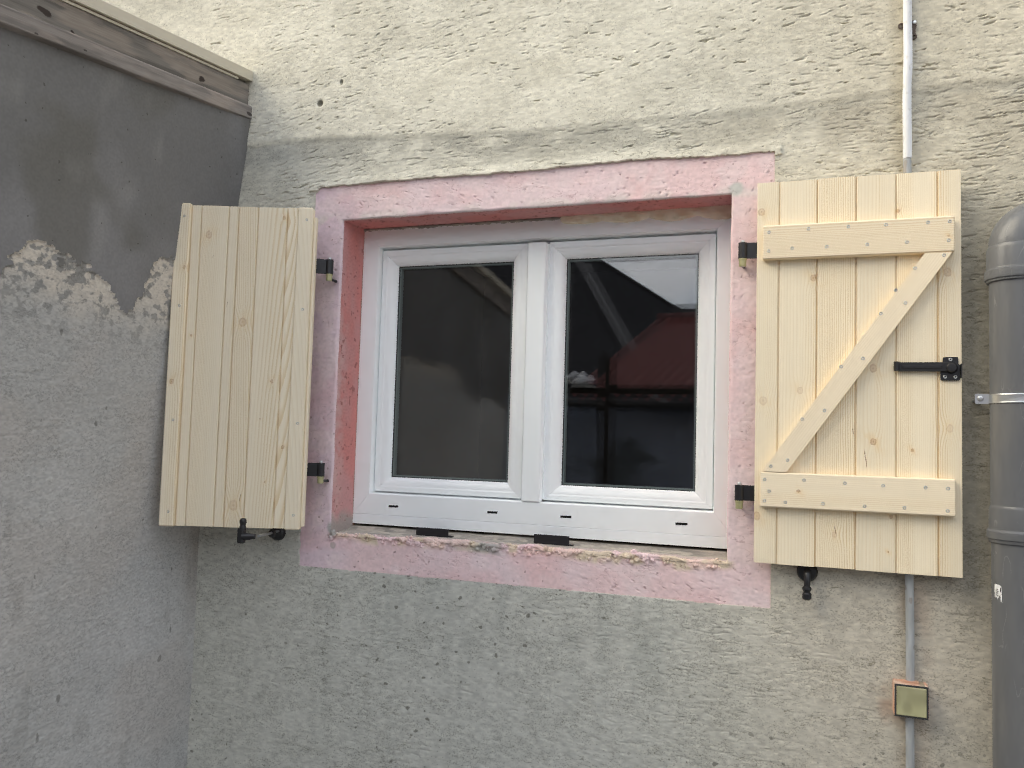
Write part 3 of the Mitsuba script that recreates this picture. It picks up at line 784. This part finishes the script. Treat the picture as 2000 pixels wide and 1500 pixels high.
add(k + '__catch', CON([cham(Tp[0] - .0105, Tp[0] + .0085, Tp[1] - .008, Tp[1] + .008, 1.2335, 1.2740, .003),
                        lathe([(0, .028), (.0065, .027), (.0090, .022), (.0090, .016), (.0072, .012), (.0072, .009), (.0085, .006), (.0085, -.002)], 20, (Tp[0] + .002, Tp[1], 1.271)),
                        lathe([(0, 0), (.0098, .002), (.0098, .020), (.0070, .030), (.0070, .036), (0, .036)], 20, (Tp[0], Tp[1] - .002, 1.2515), R1 + dv * .012 - np.array([Tp[0], Tp[1], 1.2515]))]), 'm_black', 30)

# ------------------------------------------------------------------ side wall: rough lower render under a coat of grey cement
zr = np.arange(.28, 2.515, .0030); yr = np.concatenate([np.arange(-2.15, -1.25, .009), np.arange(-1.25, .012, .0040)])
VY, VZ = np.meshgrid(yr, zr)
xw = np.interp(VZ, [0, .54, 1.2, 1.36, 2.2, 2.46, 2.6], [-.352, -.350, -.346, -.338, -.272, -.240, -.236])
# away from the corner the wall stands straighter
xw = xw * np.exp(-np.abs(VY) / .5) + (np.interp(VZ, [0, 2.6], [-.35, -.262])) * (1 - np.exp(-np.abs(VY) / .5))
zb = np.interp(VY, [-2.15, -1.9, -1.6, -1.4, -1.25, -.74, -.66, -.55, -.47, -.40, -.365, -.335, -.30, -.18, -.10, .02], [1.62, 1.75, 1.70, 1.85, 1.87, 1.86, 1.935, 1.90, 1.885, 1.84, 1.835, 1.90, 1.985, 2.01, 1.99, 1.98])
Ff = VZ - zb + .12 * (N2(VY * 10, VZ * 13, 51, 4) - .5) + .13 * (N2(VY * 30, VZ * 40, 52, 4) - .5)
cem = Ff > 0
low = .0022 * (N2(VY * 60, VZ * 170, 53, 3) - .5) + .0022 * (N2(VY * 120, VZ * 230, 55, 2) - .5) + .0022 * (N2(VY * 14, VZ * 30, 54, 3) - .5)
hi = .0005 * (N2(VY * 90, VZ * 90, 56, 3) - .5) + .0045 * (N2(VY * 6, VZ * 6, 57, 3) - .5)
hs = np.where(cem, .0045 + hi, low) + .006 * (N2(VY * 2.5, VZ * 2.5, 58, 2) - .5)
P = np.stack([xw + hs, VY, VZ], -1)
under_roof = (VZ < 2.474 + .118 * np.minimum(VY, 0))[1:, 1:]
cc = cem[:-1, :-1] & cem[1:, :-1] & cem[:-1, 1:] & cem[1:, 1:]
SW = 'side_wall'
tag(SW, 'grey rendered side wall meeting the house wall at the left, patched with cement above', 'wall')
add(SW + '__render', CON([grid(P, flip=False, keep=~cc & under_roof), bx(-3.5, -.362, -2.148, .0, 0, 2.19), bx(-3.5, -.36, -2.15, .0, 0, .281)]), 'm_side', True, 'rough pinkish grey lower render')
add(SW + '__cement_coat', grid(P, flip=False, keep=cc & under_roof), 'm_cement', True, 'smooth dark grey cement coat with a ragged lower edge')

# roof edge above it: slopes down away from the house
RD = np.array([-.013, -1, -.118]); RL = 2.45


def along(poly, start=.004, end=RL, dx=0.):
    """A profile in (x, z) at the house wall, run along the roof edge."""
    v2 = np.array(poly)
    a = np.c_[v2[:, 0], 0 * v2[:, 0], v2[:, 1]]
    n = len(a)
    ts = np.linspace(start, end, 2)
    V = np.vstack([a + RD * t for t in ts])
    f = []
    for i in range(n):
        j = (i + 1) % n
        f.append([i, j, n + j]); f.append([i, n + j, n + i])
    tri = trimesh.creation.triangulate_polygon(Polygon(v2), engine='earcut')[1]
    f = f + [list(t) for t in tri] + [list(t[::-1] + n) for t in tri]
    m = trimesh.Trimesh(V, f, process=False)
    trimesh.repair.fix_normals(m)
    return m


RE = 'lean_to_roof'
tag(RE, 'low roof edge of weathered boards and cream trim on top of the grey side wall', 'roof')
add(RE + '__batten', along([(-.262, 2.458), (-.233, 2.4605), (-.2305, 2.4625), (-.2315, 2.497), (-.235, 2.5015), (-.262, 2.505)]), 'm_batten', False, 'bleached lower batten')
add(RE + '__fascia_board', along([(-.285, 2.470), (-.2625, 2.470), (-.2470, 2.5055), (-.2455, 2.568), (-.285, 2.570)]), 'm_board', False, 'wide weathered grey board')
add(RE + '__metal_trim', along([(-.290, 2.5815), (-.2335, 2.5785), (-.2330, 2.6075), (-.2350, 2.6095), (-.290, 2.612)], .002), 'm_trim', False, 'cream trim along the top')
add(RE + '__drip_strip', along([(-.280, 2.5705), (-.2425, 2.5695), (-.2420, 2.5755), (-.280, 2.5775)], .060), 'm_trim', False)
dk = along([(-3.6, 2.49), (-.262, 2.49), (-.262, 2.60), (-3.6, 2.60)], .0, RL)
add(RE + '__deck', dk, 'm_board', False)

# ------------------------------------------------------------------ conduit with clip and junction box
cz = np.linspace(2.185, 3.4, 60)
pth = np.c_[1.561 + .0022 * np.sin((cz - 2.37) * 14) * np.exp(-((cz - 2.38) / .09) ** 2) + .004 * sst(2.45, 3.2, cz), -.0135 + 0 * cz, cz]
rr = .0095 + .0008 * np.exp(-((cz - 2.385) / .012) ** 2) - .0009 * np.exp(-((cz - 2.36) / .012) ** 2)
CD = 'cable_conduit'
tag(CD, 'thin vertical cable conduit running behind the right shutter, white above and grey below', 'conduit')
add(CD + '__white_sleeve', tube(pth, rr, 20), 'm_sleeve', 40, 'white upper length')
cz2 = np.linspace(1.0, 2.20, 50)
add(CD + '__grey_tube', tube(np.c_[np.interp(cz2, [.8, 1.246, 2.2], [1.5655, 1.5645, 1.5605]) + .0008 * np.sin(cz2 * 13), -.0125 + 0 * cz2, cz2], .0088, 20), 'm_conduit', 40)
cz3 = np.linspace(0, .97, 40)
add(CD + '__grey_tube', tube(np.c_[1.5655 + .0006 * np.sin(cz3 * 11), -.0125 + 0 * cz3, cz3], .0088, 20), 'm_conduit', 40)
JB = 'junction_box'
tag(JB, 'small square junction box with an olive cover and orange sides on the conduit', 'junction box')
add(JB + '__body', CON([cham(1.5315, 1.5995, -.040, .004, .9545, 1.0245, .0025), trimesh.creation.box([.034, .016, .004], T_ := trimesh.transformations.translation_matrix([1.566, -.018, 1.0255]))]), 'm_jbox', 30)
rim = extrude(sbox(1.5325, .9555, 1.5985, 1.0235).difference(sbox(1.5355, .9585, 1.5955, 1.0205)), -.0425, -.0395)
add(JB + '__rim', rim, 'm_recess', False)
add(JB + '__cover', cham(1.5362, 1.5948, -.0445, -.0395, .9592, 1.0198, .0016), 'm_jcover', 25)
CL = 'pipe_clip'
tag(CL, 'small rusty metal clip on the white conduit near the top right', 'clip')
ringp = lambda x, z, r: Point(x, z).buffer(r, 12).difference(Point(x, z).buffer(r * .5, 10))
add(CL + '__saddle', CON([extrude(ringp(1.5485, 2.4985, .0065).union(sbox(1.553, 2.493, 1.557, 2.504)), -.009, -.006), extrude(sbox(1.570, 2.491, 1.5805, 2.507).union(sbox(1.572, 2.474, 1.5785, 2.492)).union(ringp(1.5755, 2.469, .006)), -.011, -.006),
                            ]), 'm_rust', False)
add(CL + '__screw', lathe([(0, .006), (.003, .0055), (.0045, .003), (.0045, -.004)], 14, (1.5765, -.010, 2.5015), (0, -1, 0)), 'm_zinc', 30)

# ------------------------------------------------------------------ drain pipe
DPX, DPY, DPR = 1.7645, -.073, .0525
DP = 'drain_pipe'
tag(DP, 'thick grey plastic drain pipe at the right edge, bending over at the top', 'pipe')
cyl = lambda prof: lathe(prof, 64, (DPX, DPY, 0))
add(DP + '__pipe', cyl([(DPR, 1.90), (DPR, 1.36)]), 'm_grey_pvc', 40)
add(DP + '__pipe', cyl([(DPR - .001, 1.42), (DPR - .001, 0)]), 'm_grey_pvc', 40)
add(DP + '__coupling', cyl([(DPR, 1.418), (DPR + .0030, 1.410), (DPR + .0034, 1.370), (DPR + .0072, 1.366), (DPR + .0078, 1.363), (DPR + .0070, 1.351), (DPR + .0040, 1.3495), (DPR + .0036, 1.3455), (DPR + .0028, 1.3430), (DPR - .001, 1.3425)]), 'm_grey_pvc', 25)
add(DP + '__elbow_socket', cyl([(DPR + .001, 1.960), (DPR + .0045, 1.952), (DPR + .0050, 1.912), (DPR + .0056, 1.9105), (DPR + .0056, 1.9088), (DPR + .0085, 1.9065), (DPR + .0090, 1.893), (DPR + .0082, 1.8885), (DPR + .0052, 1.8875), (DPR + .0050, 1.8835), (DPR + .001, 1.8825)]), 'm_grey_pvc', 25)
th = np.linspace(0, math.radians(87), 24)
rb = .044
el = [(DPX, DPY, z) for z in (1.940, 1.950)] + [(DPX + rb * (1 - math.cos(a)), DPY, 1.958 + rb * math.sin(a)) for a in th]
ex = np.array(el[-1]); d = np.array([math.sin(th[-1]), 0, math.cos(th[-1])])
el += [tuple(ex + d * t) for t in (.02, .06, .3)]
add(DP + '__elbow', tube(el, DPR + .0008, 48, False), 'm_grey_pvc', 40)
BK = 'pipe_bracket'
tag(BK, 'shiny zinc bracket strap round the grey drain pipe', 'bracket')
st = cyl([(DPR + .0004, 1.6285), (DPR + .0020, 1.6285), (DPR + .0024, 1.6300), (DPR + .0018, 1.6315), (DPR + .0018, 1.6445), (DPR + .0024, 1.6460), (DPR + .0020, 1.6475), (DPR + .0004, 1.6475)])
add(BK + '__strap', st, 'm_zinc', 25)
ear = extrude(sbox(1.6845, 1.6280, 1.7120, 1.6490).buffer(-.002).buffer(.002), DPY + .0005, DPY + .0030)
add(BK + '__ear', CON([ear]), 'm_zinc', False)
add(BK + '__screw', lathe([(0, .0026), (.0018, .0026), (.0022, .0046), (.0046, .0040), (.0060, .0015), (.0060, 0)], 18, (1.6945, DPY + .0005, 1.6395), (0, -1, 0)), 'm_zinc', 30)
add(BK + '__rod', tube([(1.6945, DPY + .002, 1.6385), (1.6945, .02, 1.6385)], .004, 12), 'm_zinc', 30)
# torn barcode sticker on the pipe
def on_pipe(poly, lift):
    """A flat shape in (arc length from the pipe's left-front, z) laid on the pipe."""
    m = trimesh.creation.extrude_polygon(poly, .0002, engine='earcut')
    m = m.subdivide_to_size(.004)
    v = m.vertices
    r = DPR - .001 + lift + v[:, 2]
    a = math.pi + .52 + v[:, 0] / DPR
    m.vertices = np.c_[DPX + r * np.cos(a), DPY + r * np.sin(a), v[:, 1]]
    trimesh.repair.fix_normals(m)
    return m


SK = 'barcode_sticker'
tag(SK, 'torn white barcode sticker on the lower part of the grey drain pipe', 'sticker')
paper = Polygon([(-.010, 1.257), (-.006, 1.2595), (.006, 1.2585), (.0092, 1.2555), (.0105, 1.2250), (.0078, 1.2255), (.0065, 1.240), (.0015, 1.2330), (-.0005, 1.2290), (-.002, 1.2325), (-.0090, 1.2325)])
add(SK + '__paper', on_pipe(paper, .0004), 'm_label', 40)
bars = [sbox(-.0055, 1.2345 + z, .0020, 1.2345 + z + w) for z, w in ((0, .0006), (.0014, .0003), (.0024, .0009), (.0041, .0004), (.0053, .0006), (.0068, .0003), (.0079, .0010), (.0098, .0004), (.0110, .0006), (.0124, .0003), (.0136, .0008), (.0152, .0004))]
add(SK + '__barcode', CON([on_pipe(b, .0008) for b in bars] + [on_pipe(sbox(.0065, 1.2445, .0085, 1.2540), .0008)]), 'm_ink', False)

# ------------------------------------------------------------------ across the courtyard, seen mirrored in the panes
OW = 'courtyard_wall'
tag(OW, 'bluish rendered wall across the courtyard, mirrored low in the right pane', 'wall')
add(OW + '__render', bx(-3.2, 6, -6.3, -6.0, 0, 1.90), 'm_far_render', False)
# red roof, turned a little to the house
ang = math.atan2(.57, 2.1)
sl = np.array([math.sin(ang), -math.cos(ang)]); rd = np.array([math.cos(ang), math.sin(ang)])
A0 = np.array([-.99, -5.88]); zA, zR = 1.99, 3.06; Ls = 2.16
nu = 900
us = np.linspace(0, 7.4, nu); ss = np.linspace(0, Ls, 2)
U, Sg = np.meshgrid(us, ss)
zz = zA + (zR - zA) * Sg / Ls + .026 * np.sin(U / .115 * 2 * np.pi)
PX = A0[0] + U * rd[0] + Sg * sl[0]; PY = A0[1] + U * rd[1] * .35 + Sg * sl[1]
RRf = 'red_shed'
tag(RRf, 'shed with a red corrugated roof across the courtyard, mirrored in the right pane', 'shed')
add(RRf + '__roof', grid(np.stack([PX, PY, zz], -1)), 'm_red', True)
P2 = np.stack([PX + sl[0] * (Ls + .02 - 2 * Sg) * 0 + sl[0] * 0, PY, zz], -1).copy()
P2[..., 0] = A0[0] + U * rd[0] + (2 * Ls - Sg) * sl[0]; P2[..., 1] = A0[1] + U * rd[1] * .35 + (2 * Ls - Sg) * sl[1]
add(RRf + '__roof', grid(P2), 'm_red', True)
rc0 = A0 + sl * Ls
add(RRf + '__ridge_cap', tube([(rc0[0] - .02, rc0[1], zR + .01), (rc0[0] + 7.3 * rd[0], rc0[1] + 7.3 * rd[1] * .35, zR + .01)], .05, 10), 'm_red', 40)
gp = [(-1.1, -5.80, 1.905), (6.0, -5.80, 1.905)]
add(RRf + '__gutter', tube(gp, .042, 12), 'm_gutter', 40)
add(RRf + '__wall', bx(-.9, 6, -9.9, -6.35, 0, 1.9), 'm_far_render', False)
# post and rail in front
PF = 'post_and_rail'
tag(PF, 'dark wooden post and rail before the red shed, mirrored in the right pane', 'fence')
add(PF + '__rail', cham(-1.6, 5.5, -5.24, -5.16, 1.965, 2.045, .006), 'm_dark_wood', False)
add(PF + '__post', CON([cham(-.475, -.385, -5.15, -5.06, 0, 2.30, .008), cham(-.45, -.41, -5.14, -5.07, 2.29, 2.335, .01)]), 'm_dark_wood', False)
add(PF + '__post', cham(2.9, 2.99, -5.15, -5.06, 0, 2.30, .008), 'm_dark_wood', False)
# trainers drying on the rail
for i, (sx, yaw) in enumerate(((-.745, .15), (-.655, -.05))):
    k = 'sneaker' if i == 0 else 'sneaker_001'
    tag(k, ('left' if i == 0 else 'right') + ' of two white sneakers set on the rail, mirrored in the right pane', 'shoe', 'pair of sneakers on the rail')
    lx = np.linspace(-.14, .14, 40)
    prof_w = .036 + .010 * np.exp(-((lx + .08) / .05) ** 2) - .03 * sst(.10, .142, np.abs(lx))
    prof_h = np.interp(lx, [-.14, -.10, -.03, .03, .07, .14], [.035, .052, .075, .105, .098, .088])
    th = np.linspace(0, 2 * np.pi, 24)
    V = np.array([[(l, w * math.cos(t), .024 + h * (.5 + .5 * math.sin(t)) - .0) for t in th] for l, w, h in zip(lx, prof_w, prof_h)])
    up = grid(V)
    sole = trimesh.creation.extrude_polygon(Polygon(np.vstack([np.c_[lx, prof_w + .004], np.c_[lx[::-1], -prof_w[::-1] - .004]])), .026, engine='earcut')
    stp = CON([trimesh.creation.box([.02, .086, .045], trimesh.transformations.rotation_matrix(.5, [0, 1, 0], [0, 0, 0]) @ trimesh.transformations.translation_matrix([.0 + q, 0, .065])) for q in (-.01, .03)])
    M = trimesh.transformations.translation_matrix([sx, -5.20, 2.0455]) @ trimesh.transformations.rotation_matrix(math.pi / 2 + yaw + math.pi, [0, 0, 1])
    for nm, me, mt in (('upper', up, 'm_shoe'), ('sole', sole, 'm_sole'), ('stripes', stp, 'm_shoe_trim')):
        me.apply_transform(M)
        trimesh.repair.fix_normals(me)
        add(f'{k}__{nm}', me, mt, 40)
# big dark roof behind
DR_ = 'tiled_house'
tag(DR_, 'house with a steep dark tiled roof beyond the shed, mirrored in both panes', 'house')
rdir = np.array([.0923, -.9957]); rp = np.array([-3.93, -18.4]); RZ = 6.13; SLP = 1.7
pn = np.array([.9957, .0923])                                        # down the slope, in plan
rows_, step = 40, 2.35 / 40
tiles = []
U = np.linspace(-14.5, 7.8, 180)
Pt = []
for i in range(rows_):
    for e, l in ((i * step, .0), ((i + 1) * step, .055)):
        q = rp + np.outer(U, rdir) + pn * e
        zz = RZ - SLP * e + l + .02 * np.abs(np.sin(U * math.pi / .25 + (i % 2) * math.pi / 2)) * (l > 0)
        Pt.append(np.c_[q, zz])
add(DR_ + '__roof', grid(np.array(Pt)), 'm_tile', False)
e0, e1 = rp + rdir * -14.5, rp + rdir * 7.8
far = lambda e, off, z: (*(e + pn * off), z)
V = [far(e0, 2.25, 0), far(e1, 2.25, 0), far(e1, 2.25, 2.3), far(e0, 2.25, 2.3), far(e0, 0, RZ), far(e1, 0, RZ), far(e0, -4, 0), far(e1, -4, 0), far(e0, -4, 1), far(e1, -4, 1)]
add(DR_ + '__wall', trimesh.Trimesh(V, [[0, 1, 2], [0, 2, 3], [0, 3, 4], [0, 4, 6], [1, 5, 2], [1, 7, 5], [4, 5, 7], [4, 7, 6]], process=False), 'm_far_render', False)
add(DR_ + '__ridge_tiles', tube([(*e0, RZ + .03), (*e1, RZ + .03)], .09, 10), 'm_tile', 40)
# flashed parapet running down the slope
b0, b1 = rp + rdir * -2.2, rp + rdir * -2.2 + pn * 2.3
E0, E1 = np.array([*b0, RZ]), np.array([*b1, RZ - SLP * 2.3])
sd = np.array([*rdir, 0]) * .42
hv = np.array([0, 0, .22])
V = [E0 - sd, E0 + sd, E1 + sd, E1 - sd, E0 - sd + hv, E0 + sd + hv, E1 + sd + hv, E1 - sd + hv]
add(DR_ + '__parapet', trimesh.convex.convex_hull(np.array(V)), 'm_flash', False)
# house far behind
FH = 'distant_house'
tag(FH, 'distant house with a dark ridge, just above the red roof in the right pane', 'house')
prism = trimesh.convex.convex_hull(np.array([(x, y, z) for x in (-4.2, 7) for y, z in ((-31, 7.02), (-28, 3.8), (-34, 3.8))]))
add(FH + '__roof', prism, 'm_tile', False)
add(FH + '__wall', bx(-4, 6.8, -33.6, -28.4, 0, 3.8), 'm_far_render', False)
